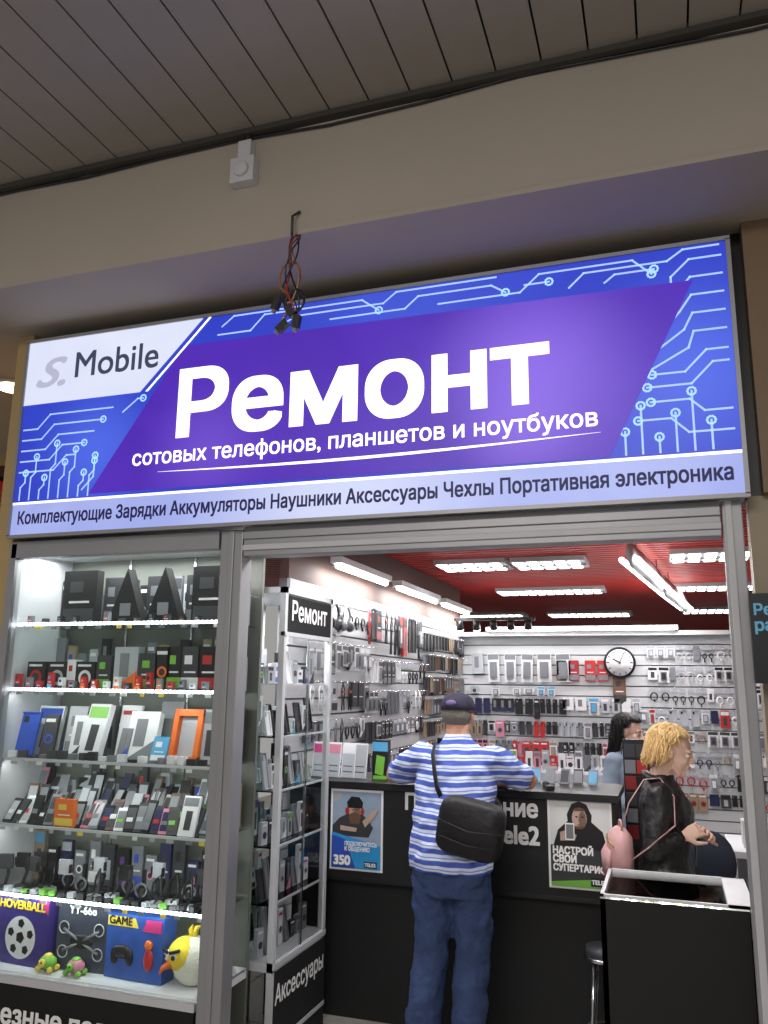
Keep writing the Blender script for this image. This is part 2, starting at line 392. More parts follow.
# ---------------- wires and junction box ----------------
q=MB()
for k in range(6):
    m=[black,dark,brown,red,black,tan][k];pts=[];L=.38+.03*(k%3)
    for i in range(14):
        t=i/13;pts.append((-1.335+.02*math.sin(t*6+k)+.04*t*math.sin(k*2.1+t*7),2.745-.035*min(1,t*5)+.015*math.cos(k+t*8)*min(1,t*5),3.49-L*t))
    q.tube(pts,.0035,m,6)
q.ring((-1.34,2.71,3.28),.045,.0045,M('wire_orange',(150,90,50),.6),rz=1.5)
q.ring((-1.31,2.70,3.17),.04,.005,black,rz=1.2)
for (x,z,a) in [(-1.39,3.17,20),(-1.33,3.13,-30),(-1.30,3.08,10),(-1.36,3.07,50)]:
    q.M=T(x,2.70,z)@RY(a);q.box(-.014,-.012,-.026,.014,.012,.026,black);q.box(-.007,-.007,-.04,.007,.007,-.026,gray)
q.M=I4();q.tube([(-1.335,2.70,3.46),(-1.34,2.71,3.55),(-1.32,2.735,3.58)],.006,dark);q.obj('dangling_wires')
q=MB();q.box(-1.63,2.69,3.745,-1.52,2.74,3.86,paint);q.box(-1.60,2.695,3.86,-1.54,2.74,3.94,paint);q.cyl((-1.575,2.688,3.80),(-1.575,2.675,3.80),.035,.03,paint,20)
q.tube([(-1.57,2.715,3.93),(-1.565,2.72,3.97),(-1.59,2.73,4.0)],.008,dark);q.obj('junction_box',bevel=.006)
# ---------------- front frame ----------------
q=MB()
q.box(-1.875,3.2,0,-1.765,3.29,2.37,alu);q.box(-1.835,3.192,0,-1.805,3.2,2.37,alu);q.obj('door_post_left',bevel=.004)
q=MB();q.box(.215,3.2,0,.285,3.24,2.38,alu);q.box(.225,3.192,0,.25,3.2,2.38,paint);q.obj('door_post_right',bevel=.004)
q=MB();q.box(-1.76,3.2,2.25,.21,3.29,2.38,alu);q.box(-1.76,3.19,2.275,.21,3.2,2.30,paint);q.box(-1.76,3.19,2.325,.21,3.2,2.36,alu);q.obj('trim_door_header',bevel=.003)
# ---------------- merchandise helpers ----------------
PAL=[black,black,dark,white,lgray,gray,red,orange,blue,navy,green,pink,cyan,purple,white,lgray,gray,dark]
def pack(q,B,w,h,d,base,lab,style):
    q.M=B;q.box(-w/2,0,0,w/2,d,h,base);y=-.0012
    if style==0:
        q.box(-w*.45,y,h*.74,w*.45,0,h*.95,lab);q.box(-w*.2,y,h*.15,w*.2,0,h*.62,dark if base is not dark and base is not black else lgray)
    elif style==1:
        q.disc(0,h*.42,w*.33,lab,y,14);q.disc(0,h*.42,w*.2,dark,y-.001,12);q.box(-w*.4,y,h*.82,w*.3,0,h*.9,white if base is not white else red)
    elif style==2:
        q.box(-w*.45,y,h*.05,w*.45,0,h*.3,lab);q.box(-w*.3,y,h*.4,w*.3,0,h*.44,white);q.box(-w*.3,y,h*.6,w*.1,0,h*.8,lab)
    elif style==3:
        q.poly([(-w*.5,0),(w*.5,h*.45),(w*.5,0)],lab,y);q.box(-w*.25,y-.001,h*.3,w*.12,0,h*.85,gray)
    q.M=I4()
def case(q,B,w,h,m):
    q.M=B;t=.006;q.box(-w/2,0,0,w/2,.004,h,m);q.box(-w/2,-.008,0,-w/2+t,0,h,m);q.box(w/2-t,-.008,0,w/2,0,h,m);q.box(-w/2,-.008,0,w/2,0,t,m);q.box(-w/2,-.008,h-t,w/2,0,h,m)
    q.box(-w*.32,-.003,h*.76,-w*.1,0,h*.9,black if m is not black else gray);q.M=I4()
def blister(q,B,w,h,m):
    q.M=B;q.box(-w/2,0,0,w/2,.002,h,white if m is not white else lgray);q.box(-w*.46,-.0012,h*.78,w*.46,0,h*.97,m)
    q.box(-w*.3,-.02,h*.12,w*.3,0,h*.7,gray);q.box(-w*.2,-.024,h*.2,w*.2,-.02,h*.62,m);q.M=I4()
def coil(q,B,w,h,m):
    q.M=B;q.box(-w/2,0,h*.75,w/2,.002,h,lgray);q.ring((0,-.006,h*.38),w*.36,.004,m,n=12,rz=1.1);q.ring((0,-.01,h*.36),w*.3,.004,m,n=12,rz=1.3);q.box(-.006,-.012,0,.006,0,h*.2,m);q.M=I4()
def cable(q,B,w,h,m):
    q.M=B
    for s in(-1,1):q.tube([(0,-.01,h),(s*w*.25,-.012,h*.7),(s*w*.12,-.01,h*.35),(s*w*.2,-.01,0)],.005,m,5)
    q.box(-w*.2,-.016,h*.62,w*.2,-.004,h*.72,red if m is black else gray);q.M=I4()
def phones(q,B,m):
    q.M=B;q.ring((0,-.02,.11),.062,.008,m,a0=0,a1=180,n=12,rz=1.1)
    for s in(-1,1):
        q.cyl((s*.062,-.02,.11),(s*.066,-.02,.07),.007,.007,m,8);q.ell((s*.06,-.02,.055),(.018,.03,.038),m,10,6);q.ell((s*.047,-.02,.055),(.01,.026,.033),dark,10,6)
    q.M=I4()
def hook(q,B,h):
    q.M=B;q.cyl((0,.004,h+.004),(0,-.06,h+.004),.0025,.0025,chrome,5);q.M=I4()
def fillwall(q,Mt,x0,x1,rows,pal,kinds,gap=.02,rnd=None,wr_=(.07,.11),drop=0):
    for (z,hh) in rows:
        x=x0
        while x<x1:
            kd=rnd.choice(kinds);m=rnd.choice(pal);w=rnd.uniform(*wr_);h=hh*rnd.uniform(.62,.98)
            n=rnd.choice([1,1,2,3]);lb=rnd.choice(pal);st=rnd.randrange(4)
            if rnd.random()<drop:x+=w+gap;continue
            for j in range(n):
                B=Mt@T(x+w/2,-.035,z-h)@RY(rnd.uniform(-2.5,2.5))
                if kd=='p':pack(q,B,w,h,.02,m,lb,st)
                elif kd=='c':case(q,B,w*.85,h,m)
                elif kd=='b':blister(q,B,w,h,m)
                elif kd=='w':coil(q,B,w,h,m)
                elif kd=='l':cable(q,B,w,h,m)
                elif kd=='h':phones(q,B@T(0,0,h-.18),m)
                hook(q,B,h);x+=w+gap
                if x>x1:break
rn=random.Random(5);q=MB()
fillwall(q,WL,.15,1.2,[(2.2,.2)],[black,dark,gray,black,red],['h','w','b'],rnd=rn)
fillwall(q,WL,1.2,2.6,[(2.24,.34)],[black,dark,black,red,black,dark],['l','c','l','p'],.02,rnd=random.Random(31))
fillwall(q,WL,.2,1.2,[(1.95,.2),(1.71,.2),(1.48,.18)],[lgray,gray,black,dark,white],['w','b','p','l'],.02,rnd=rn)
fillwall(q,WL,1.2,2.6,[(1.87,.19),(1.65,.19),(1.44,.16)],[lgray,gray,black,white,dark],['b','w','c','p','l'],.015,rnd=rn)
fillwall(q,WL,2.65,4.1,[(2.15,.17),(1.96,.17),(1.77,.17),(1.58,.17),(1.39,.14)],[black,dark,black,dark,brown,tan,gray],['c','c','p'],.006,rnd=rn)
fillwall(q,WL,.6,4.0,[(1.22,.17),(1.02,.17),(.82,.17)],PAL,['c','b','p'],.015,rnd=rn)
q.obj('hanging_accessories_left_rack')
rn=random.Random(9);q=MB()
fillwall(q,WB,.12,1.0,[(2.03,.3)],[gray,dark,lgray,gray],['b','p'],.05,rnd=rn,wr_=(.11,.15))
fillwall(q,WB,.1,.9,[(1.70,.10)],[lgray,cyan,gray],['b','p'],.03,rnd=rn,drop=.2)
fillwall(q,WB,.05,1.0,[(1.58,.2)],[black,black,dark,navy],['c','p'],.008,rnd=rn,wr_=(.05,.09))
fillwall(q,WB,1.03,1.7,[(1.60,.18)],[lgray,cyan,pink,gray,white],['b','p'],.02,rnd=rn)
fillwall(q,WB,.05,1.75,[(1.36,.17),(1.17,.17),(.98,.17)],[black,dark,red,gray,lgray,gray,pink,tan,dark,lgray,white],['c','p','c','b'],.008,rnd=rn,wr_=(.04,.085))
fillwall(q,WB,1.85,3.6,[(2.1,.17),(1.9,.18),(1.7,.18)],[white,lgray,black,dark,lgray,gray,white],['b','w','p','w'],.01,rnd=rn,wr_=(.05,.10),drop=.06)
fillwall(q,WB,1.75,3.6,[(1.5,.18),(1.31,.17),(1.12,.17),(.93,.17),(.75,.16)],[white,black,dark,navy,lgray,red,white,tan,gray],['b','c','p','w'],.008,rnd=rn,wr_=(.05,.10),drop=.06)
for k,xx in enumerate((1.03,1.15,1.31,1.43)):
    pack(q,WB@T(xx,-.035,1.76),.1,.2,.02,red if k!=1 else M('red_dark',(150,40,45),.4),gray,2)
pack(q,WB@T(1.58,-.035,1.55),.12,.27,.03,brown,dark,2)
q.obj('hanging_accessories_back_rack')
q=MB();q.cyl((-.455,8.49,1.94),(-.455,8.44,1.94),.15,.15,black,36);q.cyl((-.455,8.439,1.94),(-.455,8.436,1.94),.128,.128,white,36)
for i in range(12):
    a=math.radians(30*i);q.M=T(-.455,8.434,1.94)@RY(math.degrees(a));q.box(-.004,-.001,.1,.004,.001,.122,black)
for a,l,w in((-60,.075,.006),(25,.11,.004)):
    q.M=T(-.455,8.432,1.94)@RY(a);q.box(-w,-.001,-.015,w,.001,l,black)
q.M=I4();q.obj('wall_clock')
# ---------------- shop window display case ----------------
dc=empty('display_window_case')
X0,X1,Y0,Y1=-3.05,-1.885,3.22,3.64
LV=[1.97,1.66,1.34,1.045,.745]
q=MB()
q.box(X0-.01,3.2,.0,X0+.03,3.25,2.36,alu);q.box(X0,3.2,2.29,X1,3.26,2.37,alu);q.box(X0,3.2,.40,X1,3.24,.43,paint)
q.box(X0,3.2,0,X1,3.23,.40,matte);q.box(X0,3.23,.40,X1,Y1,.44,white);q.box(X0,3.26,2.33,X1,Y1,2.36,white)
q.box(X0,Y1,0,X1,Y1+.02,2.36,M('case_back_gray',(122,126,118),.4));q.box(X0,3.25,.44,X0+.01,Y1,2.33,paint)
for xx in(-2.66,-2.27):q.box(xx-.006,Y1-.01,.44,xx+.006,Y1,2.33,chrome)
q.obj('frame',dc)
q=MB();q.box(X0+.03,3.215,.43,X1,3.22,2.29,GL);q.box(X1-.006,3.29,.43,X1,Y1,2.29,GLs);q.obj('pane',dc)
q=MB()
for z in LV:q.box(X0+.015,3.27,z-.008,X1-.01,Y1-.03,z,GS)
q.obj('shelves',dc)
q=MB();rn=random.Random(77)
for z in LV:
    q.box(X0+.015,3.262,z-.010,X1-.01,3.27,z+.002,paint)
    for k in range(13):
        xx=X0+.06+k*.088+rn.uniform(-.02,.02);q.box(xx,3.258,z-.026,xx+rn.uniform(.02,.035),3.2615,z-.011,rn.choice([white,lgray,yellow,lgray,gray]))
for z in (1.97,1.66,.745):
    x=X0+.03
    while x<X1-.015:
        q.box(x,3.255,z-.007,x+.012,3.262,z+.005,led);x+=.024
x=X0+.05
while x<X1-.05:
    q.box(x,3.30,2.318,x+.05,3.33,2.33,led);x+=.09
q.obj('led_strips',dc)
area('case_light',(-2.47,3.42,2.315),1.1,.2,8)
for z in (1.60,1.28,.98,.70):area('case_led_light',(-2.47,3.275,z+.04),1.1,.01,1.3,(math.radians(35),0,0))
text('Полезные подарки','lettering_base',dc,wv,T(-3.04,3.196,.245),1.0,None,bold=.03)
rn=random.Random(21);q=MB()
def px(p):return -2.476+(p-110)*(.0058 if p<110 else .0053)
def put(p,z,y,rz=0,rx=0):return T(px(p),y,z)@RZ(rz)@RX(rx)
for (p,w,h) in[(60,.2,.27),(195,.19,.27)]:
    pack(q,put(p,1.972,3.38),w,h,.05,matte,dark,2)
for p in(110,150):
    q.M=put(p,1.972,3.36);q.add([(-.1,0,0),(.1,0,0),(0,0,.27),(-.1,.06,0),(.1,.06,0),(0,.06,.27)],[(0,1,2),(3,5,4),(0,3,4,1),(1,4,5,2),(2,5,3,0)],matte);q.box(-.03,-.002,.04,.03,0,.1,gray);q.M=I4()
for p in(85,130,172):pack(q,put(p,1.972,3.45),.1,.24,.04,dark,gray,2)
for i in range(12):pack(q,put(24+i*15.5,1.972,3.285,rn.uniform(-12,12)),.03,rn.uniform(.02,.05),.02,rn.choice([black,dark,gray]),rn.choice([gray,red,dark]),2)
for p,b,l in[(28,black,red),(50,black,lgray),(78,black,white)]:
    pack(q,put(p,1.662,3.34),.11,.13,.09,b,l,1)
for p,w,b,l,s,h in[(64,.05,white,red,2,.14),(96,.08,dark,green,2,.16),(118,.13,lgray,orange,3,.2),(141,.1,dark,green,2,.17),(156,.08,black,orange,1,.2),(168,.08,black,green,2,.2),(184,.1,dark,white,2,.2),(203,.12,matte,red,2,.2)]:
    pack(q,put(p,1.662,3.34),w,h,.05,b,l,s)
for i in range(18):
    pack(q,put(18+i*11,1.662,3.285,rn.uniform(-12,12)),.03,rn.uniform(.03,.08),.02,rn.choice([black,dark,white,gray,red]),rn.choice(PAL),2)
case(q,put(22,1.342,3.34,rx=-12),.12,.21,blue);pack(q,put(30,1.342,3.42,rx=-12),.15,.24,.02,white,blue,0);pack(q,put(42,1.342,3.36,10,-12),.07,.2,.02,dark,blue,1)
pack(q,put(60,1.342,3.42,8,-10),.1,.24,.02,lgray,gray,2);pack(q,put(86,1.342,3.34,-12,-15),.14,.26,.03,white,green,0);pack(q,put(72,1.342,3.36,6,-12),.08,.2,.02,white,dark,3)
pack(q,put(112,1.342,3.42,0,-10),.11,.25,.02,white,blue,1);pack(q,put(138,1.342,3.33,5,-15),.15,.23,.04,white,gray,3);pack(q,put(122,1.342,3.32,-5,-15),.06,.15,.02,gray,blue,3)
pack(q,put(152,1.342,3.45,0,-8),.12,.27,.02,gray,cyan,3);pack(q,put(160,1.342,3.31,0,-18),.08,.12,.02,cyan,white,2)
q.M=put(182,1.345,3.33,0,-12)
for a in[(-.075,0,0,-.05,.03,.24),(.05,0,0,.075,.03,.24),(-.075,0,0,.075,.03,.03),(-.075,0,.21,.075,.03,.24)]:q.box(*a,orange)
q.box(-.045,.025,.03,.045,.03,.21,lgray);q.M=I4()
pack(q,put(203,1.342,3.36,0,-8),.09,.24,.02,lgray,gray,0)
for i in range(20):
    q.M=put(20+i*9.8,1.342,3.285,rn.uniform(-25,25));q.box(-.02,0,0,.02,.025,.01+.03*rn.random(),rn.choice([black,white,gray,dark]));q.M=I4()
for row,(y0,n) in enumerate([(3.30,22),(3.39,23),(3.48,23)]):
    for i in range(n):
        p=17+i*(190/n)+rn.uniform(-2,2);m=rn.choice([black,black,dark,dark,white,gray,brown,pink,lgray,matte])
        q.M=put(p,1.047,y0,rn.uniform(-20,20),-rn.uniform(18,38));h=rn.uniform(.10,.15)+.045*row;q.box(-.024,0,0,.024,.009,h,m);q.box(-.02,-.0015,.012,.02,0,h-.015,rn.choice([dark,gray,black,navy,lgray]));q.box(-.018,-.003,h*.35,.01,-.001,h*.5,rn.choice([green,white,lgray,red,gray,gray]));q.M=I4()
pack(q,put(77,1.047,3.285),.11,.12,.02,orange,yellow,2);pack(q,put(195,1.047,3.285,0,-18),.08,.17,.015,white,gray,0)
for i in range(20):
    p=19+i*9.8;q.M=put(p,.747,3.33+.05*(i%3),rn.uniform(-25,25))@Matrix.Scale(.9,4);m=rn.choice([black,black,dark]);k=rn.random()
    if k<.45:
        q.cyl((0,0,0),(0,0,.014),.045,.04,m,20);q.tube([(0,0,.014),(0,.03,.07),(0,.01,.12)],.009,m);q.box(-.035,-.02,.10,.035,.0,.17,rn.choice([black,dark,lgray]));q.box(-.04,-.026,.11,-.033,-.01,.15,m);q.box(.033,-.026,.11,.04,-.01,.15,m)
    elif k<.75:
        q.ell((0,0,.035),(.03,.03,.035),m,12,8);q.ring((0,-.02,.05),.03,.006,gray,n=12);q.box(-.008,0,.05,.008,.016,.14,m)
    else:
        q.tube([(-.03,0,.01),(-.02,.01,.1),(.02,.0,.14),(.03,-.01,.05),(0,-.03,.01)],.006,m)
        q.box(-.03,-.03,0,.03,.01,.02,lgray)
    q.M=I4()
for i in range(14):
    pack(q,put(19+i*14.2,.747,3.54),.06,rn.uniform(.14,.25),.02,rn.choice([black,dark,gray,dark,tan,lgray,navy]),rn.choice(PAL),rn.randrange(4))
for z in LV[:4]:
    for i in range(17):
        pack(q,put(18+i*12,z+.002,3.57),.05,rn.uniform(.12,.27),.02,rn.choice([lgray,gray,dark,black,tan,gray,dark]),rn.choice(PAL),rn.randrange(4))
for i in range(22):
    q.M=put(18+i*8.9,.747,3.285,rn.uniform(-30,30));q.box(-.015,-.0,0,.015,.03,.012+.015*rn.random(),rn.choice([black,lgray,green,dark,gray]));q.M=I4()
q.obj('goods_on_shelves',dc)
tb=M('toy_box_purple',(60,48,125),.35,var=.3,scale=14);tg=M('toy_box_steel',(62,66,80),.35,var=.35,scale=18);tc_=M('toy_box_blue',(48,84,165),.35,var=.4,scale=16)
o=empty('football_toy_box');q=MB();q.M=T(-2.86,3.30,.442)@RZ(-4);q.box(-.155,0,0,.155,.1,.29,tb);q.disc(.0,.115,.09,white,-.002,28)
for i in range(5):
    a=1.57+1.2566*i;q.disc(.06*math.cos(a),.115+.06*math.sin(a),.02,black,-.003,5)
q.disc(0,.115,.026,black,-.003,5);q.poly([(-.155,.0),(-.155,.09),(-.1,.0)],cyan,-.0025);q.poly([(.155,.22),(.155,.29),(.08,.29)],magenta,-.0025);ob=q.obj('carton',o)
text('HOVERBALL','label',o,M('yellow_print',(250,215,60),.5),T(-2.86,3.30,.442)@RZ(-4)@T(-.135,-.004,.235),.27,.035,bold=.04)
o=empty('toy_drone_box');q=MB();q.M=T(-2.55,3.33,.442)@RZ(3);q.box(-.13,0,0,.13,.09,.28,tg);q.ell((0,0,.12),(.06,.012,.03),black);
for a in(-1,1):
    q.tube([(0,-.005,.12),(a*.09,-.008,.17)],.006,gray);q.tube([(0,-.005,.12),(a*.09,-.008,.08)],.006,gray);q.ring((a*.09,-.006,.175),.025,.003,lgray);q.ring((a*.09,-.006,.075),.025,.003,lgray)
q.obj('carton',o);text('YY-668','label',o,wv,T(-2.55,3.33,.442)@RZ(3)@T(-.07,-.004,.235),.14,None,bold=.03)
o=empty('gamepad_toy_box');q=MB();q.M=T(-2.26,3.31,.442)@RZ(-3);q.box(-.15,0,0,.15,.09,.26,tc_)
q.ell((-.06,-.002,.11),(.05,.015,.028),black);q.ell((-.1,-.002,.09),(.02,.012,.035),black);q.ell((-.02,-.002,.09),(.02,.012,.035),black);q.ell((.08,-.002,.09),(.025,.012,.045),red);q.ell((.08,-.006,.15),(.02,.012,.022),orange)
q.poly([(-.145,.21),(.02,.21),(0,.25),(-.145,.25)],yellow,-.002);q.poly([(.04,.2),(.14,.2),(.14,.25),(.06,.25)],magenta,-.002);q.obj('carton',o)
text('GAME','label',o,black,T(-2.26,3.31,.442)@RZ(-3)@T(-.135,-.004,.218),.12,None,bold=.03)
o=empty('yellow_bird_plush');q=MB();fy=M('plush_yellow',(235,205,60),.9,bump=.3,bscale=120);fw=M('plush_white',(222,220,208),.9,bump=.3,bscale=120)
q.M=T(-1.995,3.36,.538);q.ell((0,0,0),(.09,.085,.098),fw);q.ell((-.03,-.015,.025),(.075,.083,.072),fy);q.ell((-.035,-.085,.03),(.024,.012,.022),white);q.ell((-.04,-.096,.03),(.010,.006,.010),black);q.ell((-.08,-.065,.03),(.02,.02,.022),white);q.ell((-.088,-.08,.03),(.008,.006,.009),black)
q.tube([(-.065,-.075,.0),(-.085,-.1,-.012),(-.09,-.115,-.03)],[.018,.011,.003],orange);q.tube([(-.01,-.095,.062),(-.055,-.1,.048)],.007,black);q.tube([(-.095,-.085,.06),(-.065,-.1,.05)],.007,black)
q.tube([(0,0,.09),(.01,.0,.13),(.03,0,.14)],[.014,.012,.003],fy);q.tube([(-.01,0,.09),(-.02,.0,.12),(-.01,0,.14)],[.012,.01,.003],fy);q.obj('body',o)
for (xx,ca,cb) in[(-2.68,green,yellow),(-2.53,pink,green)]:
    o=empty('wind_up_turtle_toy');q=MB();q.M=T(xx,3.28,.445);q.ell((0,0,.035),(.04,.035,.03),ca);q.ell((0,-.04,.04),(.018,.016,.018),cb);q.ell((-.008,-.053,.046),(.004,.004,.005),black);q.ell((.008,-.053,.046),(.004,.004,.005),black)
    for a in(-1,1):
        q.ell((a*.032,-.022,.012),(.013,.016,.012),cb);q.ell((a*.032,.022,.012),(.013,.016,.012),cb)
    q.ell((0,0,.06),(.02,.02,.012),cb);q.obj('body',o)
# ---------------- side cabinet ----------------
sc=empty('glass_side_cabinet')
q=MB();xa,xb,ya,yb=-2.22,-1.77,3.67,4.28
for (x,y) in[(xb-.03,ya),(xb-.03,yb-.03),(xa,ya),(xa,yb-.03)]:q.box(x,y,0,x+.03,y+.03,2.17,paint)
q.box(xa,ya,2.14,xb,yb,2.17,paint);q.box(xb-.03,ya+.03,1.95,xb+.002,yb-.03,2.13,matte);q.box(xa,ya,.42,xb,yb,.46,paint);q.box(xb-.025,ya+.02,.0,xb+.001,yb,.42,matte)
q.box(xa-.01,ya,.0,xa,yb,2.16,M('cabinet_back',(165,167,172),.4));q.box(xb-.02,ya,.43,xb+.004,yb,.455,paint);q.box(xb-.02,ya,1.93,xb+.004,yb,1.95,paint);q.box(xb-.01,ya+.30,.46,xb,ya+.312,1.93,chrome)
q.box(xb+.001,ya,.1,xb+.004,yb,.12,paint);q.obj('frame',sc)
q=MB();q.box(xb-.012,ya+.03,.46,xb-.008,yb-.03,1.93,GLs)
sl=[1.70,1.45,1.2,.95,.70]
for z in sl:q.box(xa,ya+.01,z-.006,xb-.03,yb-.02,z,GS);q.box(xb-.03,ya+.01,z-.008,xb-.02,yb-.02,z+.001,paint)
q.obj('glazing',sc)
rn=random.Random(4);q=MB()
for z in sl+[.462]:
    for j in range(8):
        for xx in (-1.86,-2.02,-2.15):
            B=T(xx,ya+.05+j*.07,z+.001)@RZ(90+rn.uniform(-8,8));h=rn.uniform(.07,.19)
            if rn.random()<.3:case(q,B@RX(-10),.055,h,rn.choice([lgray,gray,black,white,dark,pink]))
            else:pack(q,B,.05,h,.02,rn.choice([white,lgray,black,dark,gray,lgray,white]),rn.choice(PAL),rn.randrange(4))
q.obj('goods_on_shelves',sc)
text('Ремонт','lettering_header',sc,wv,T(-1.764,3.74,2.01)@RZ(90),.44,.10,bold=.02)
text('Аксессуары','lettering_base',sc,wv,T(-1.765,3.70,.28)@RZ(90),.55,None,bold=.02,ky=1.2)
area('cabinet_fill',(-1.98,3.98,2.12),.3,.5,9)  # added fill inside the cabinet to brighten the goods, no fixture behind it
# ---------------- reception counter ----------------
rc=empty('reception_counter')
ctop=M('counter_black',(20,20,24),.4);cfr=M('counter_front_black',(16,16,18),.6)
q=MB();q.box(-2.03,4.35,.70,-.285,4.40,1.15,cfr);q.box(-2.03,4.42,.0,-.29,4.45,.70,cfr);q.box(-2.03,4.33,1.15,-.27,4.85,1.185,ctop);q.box(-.33,4.40,.0,-.285,4.83,1.15,cfr)
q.box(-2.03,4.35,.68,-.285,4.45,.70,ctop);q.box(-2.03,4.44,.0,-.3,4.82,.08,black);q.box(-1.0,4.348,.70,-.995,4.35,1.15,dark);q.obj('carcass',rc,bevel=.003)
text('Подключение','lettering_top',rc,wv,T(-1.355,4.345,1.06),.69,None,bold=.035,ky=1.1)
text('к Tele2','lettering_brand',rc,wv,T(-.99,4.345,.93),.33,None,bold=.035,ky=1.1)
pA=M('poster_gray_blue',(150,168,190),.4,var=.3,scale=9);skinp=M('poster_skin',(190,165,150),.5,var=.2,scale=20);skd=M('poster_skin_shade',(130,100,88),.5,var=.2,scale=20);pB=M('poster_pale',(225,225,225),.4,var=.12,scale=9)
pw=M('poster_white',(240,240,240),.5);pc=M('poster_cyan',(40,150,215),.5)
def flat(q,base,items):
    for k,(pts,m) in enumerate(items):q.poly(pts,m,base-.0004*k)
def el(cx,cz,a,b,n=18):return [(cx+a*math.cos(6.283*i/n),cz+b*math.sin(6.283*i/n)) for i in range(n)]
o=empty('advert_poster');q=MB();q.M=T(-1.78,4.345,.735)
flat(q,0,[([(0,0),(.3,0),(.3,.41),(0,.41)],pw),([(.012,.012),(.288,.012),(.288,.398),(.012,.398)],pA),([(.012,.34),(.06,.36),(.06,.398),(.012,.398)],lgray),([(.012,.17),(.22,.17),(.245,.22),(.205,.27),(.175,.285),(.10,.285),(.05,.26),(.012,.22)],dark),([(.10,.285),(.14,.255),(.175,.285),(.165,.235),(.115,.235)],brown),(el(.14,.308,.036,.046),skinp),(el(.152,.30,.02,.036),skd),(el(.14,.276,.028,.018),brown),
 ([(.10,.315),(.182,.315),(.188,.345),(.165,.372),(.12,.374),(.094,.345)],black),(el(.128,.306,.005,.003),black),(el(.153,.306,.005,.003),black),(el(.097,.30,.012,.018),red),(el(.184,.30,.010,.018),red),
 ([(.2,.22),(.262,.285),(.256,.305),(.235,.3),(.185,.25)],skinp),([(.245,.28),(.275,.31),(.268,.32),(.24,.30)],skinp),([(.06,.2),(.15,.195),(.155,.215),(.06,.225)],skinp),([(.012,.012),(.288,.012),(.288,.13),(.012,.19)],pc),([(.012,.012),(.15,.012),(.09,.155),(.012,.175)],blue),([(.2,.02),(.27,.02),(.27,.05),(.2,.05)],black)])
q.obj('sheet',o)
text('ПОДКЛЮЧИТЕСЬ','line_a',o,wv,T(-1.69,4.332,.862),.18,None,bold=.04,ky=1.3);text('К ОБЩЕНИЮ','line_b',o,wv,T(-1.69,4.332,.835),.14,None,bold=.04,ky=1.3);text('350','line_c',o,wv,T(-1.75,4.332,.765),.09,None,bold=.05)
text('TELE2','line_d',o,wv,T(-1.575,4.332,.763),.06,None,bold=.05)
o=empty('advert_poster');q=MB();q.M=T(-.615,4.345,.74)
flat(q,0,[([(0,0),(.31,0),(.31,.42),(0,.42)],pw),([(.012,.012),(.298,.012),(.298,.408),(.012,.408)],pB),([(.02,.18),(.05,.27),(.10,.315),(.21,.315),(.265,.27),(.285,.18)],black),([(.10,.29),(.095,.345),(.12,.395),(.155,.408),(.19,.395),(.215,.345),(.21,.29)],black),(el(.155,.328,.036,.05),skinp),(el(.17,.322,.018,.04),skd),([(.122,.362),(.188,.362),(.175,.376),(.135,.376)],brown),(el(.142,.335,.007,.0035),black),(el(.17,.335,.007,.0035),black),([(.152,.335),(.158,.335),(.160,.315),(.150,.315)],skd),([(.143,.300),(.168,.300),(.162,.295),(.148,.295)],brown),([(.128,.292),(.182,.292),(.17,.279),(.14,.279)],brown),
 ([(.06,.22),(.13,.225),(.14,.25),(.10,.275),(.06,.26)],skinp),([(.085,.225),(.13,.225),(.13,.305),(.085,.305)],pw),([(.09,.232),(.125,.232),(.125,.298),(.09,.298)],gray),([(.012,.012),(.298,.012),(.298,.18),(.012,.20)],dark),([(.012,.012),(.298,.012),(.298,.06),(.012,.03)],green),([(.2,.02),(.29,.02),(.29,.06),(.2,.06)],black),([(.2,.10),(.298,.06),(.298,.08),(.21,.115)],magenta)])
q.obj('sheet',o)
for k,t in enumerate(['НАСТРОЙ','СВОЙ','СУПЕРТАРИФ']):text(t,'line_%d'%k,o,wv,T(-.59,4.332,.902-.039*k),[.19,.11,.25][k],None,bold=.05,ky=1.15)
text('TELE2','line_e',o,wv,T(-.41,4.332,.772),.07,None,bold=.05)
for k,(xx,m) in enumerate([(-1.93,magenta),(-1.84,pink),(-1.75,white),(-1.68,lgray)]):
    q=MB();q.M=T(xx,4.5,1.186)@RZ(-10)@RX(-8);q.box(-.045,0,0,.045,.003,.19,white);q.box(-.04,-.001,.0,.04,0,.13,lgray);q.box(-.04,-.002,.13,.04,0,.18,m);q.box(-.03,-.002,.03,.03,0,.035,dark);q.box(-.03,-.002,.06,.03,0,.065,dark);q.box(-.045,0,0,.045,.06,.004,white);q.obj('leaflet_holder')
q=MB();q.M=T(-1.555,4.5,1.186);q.box(-.045,0,0,.045,.05,.21,black);q.box(-.045,-.001,.15,.045,0,.2,cyan);q.poly([(-.03,.03),(.02,.02),(.03,.12),(-.02,.13)],green,-.002);q.box(-.04,-.001,.0,.04,0,.02,green);q.obj('sim_card_box')
rn=random.Random(8);q=MB()
for i in range(8):
    q.M=T(-.95+.075*i,4.72,1.186)@RZ(rn.uniform(-20,20))@RX(-25);q.box(-.025,0,0,.025,.009,.085,rn.choice([black,white,red,gray]));q.box(-.021,-.001,.01,.021,0,.075,rn.choice([dark,cyan,gray]))
q.M=I4();q.obj('display_phones_row')
q=MB();q.M=T(-.62,4.45,1.186)@RZ(20);q.box(-.02,-.05,0,.02,.05,.02,black);q.ell((-.0,.06,.02),(.018,.03,.015),black);q.obj('card_reader')
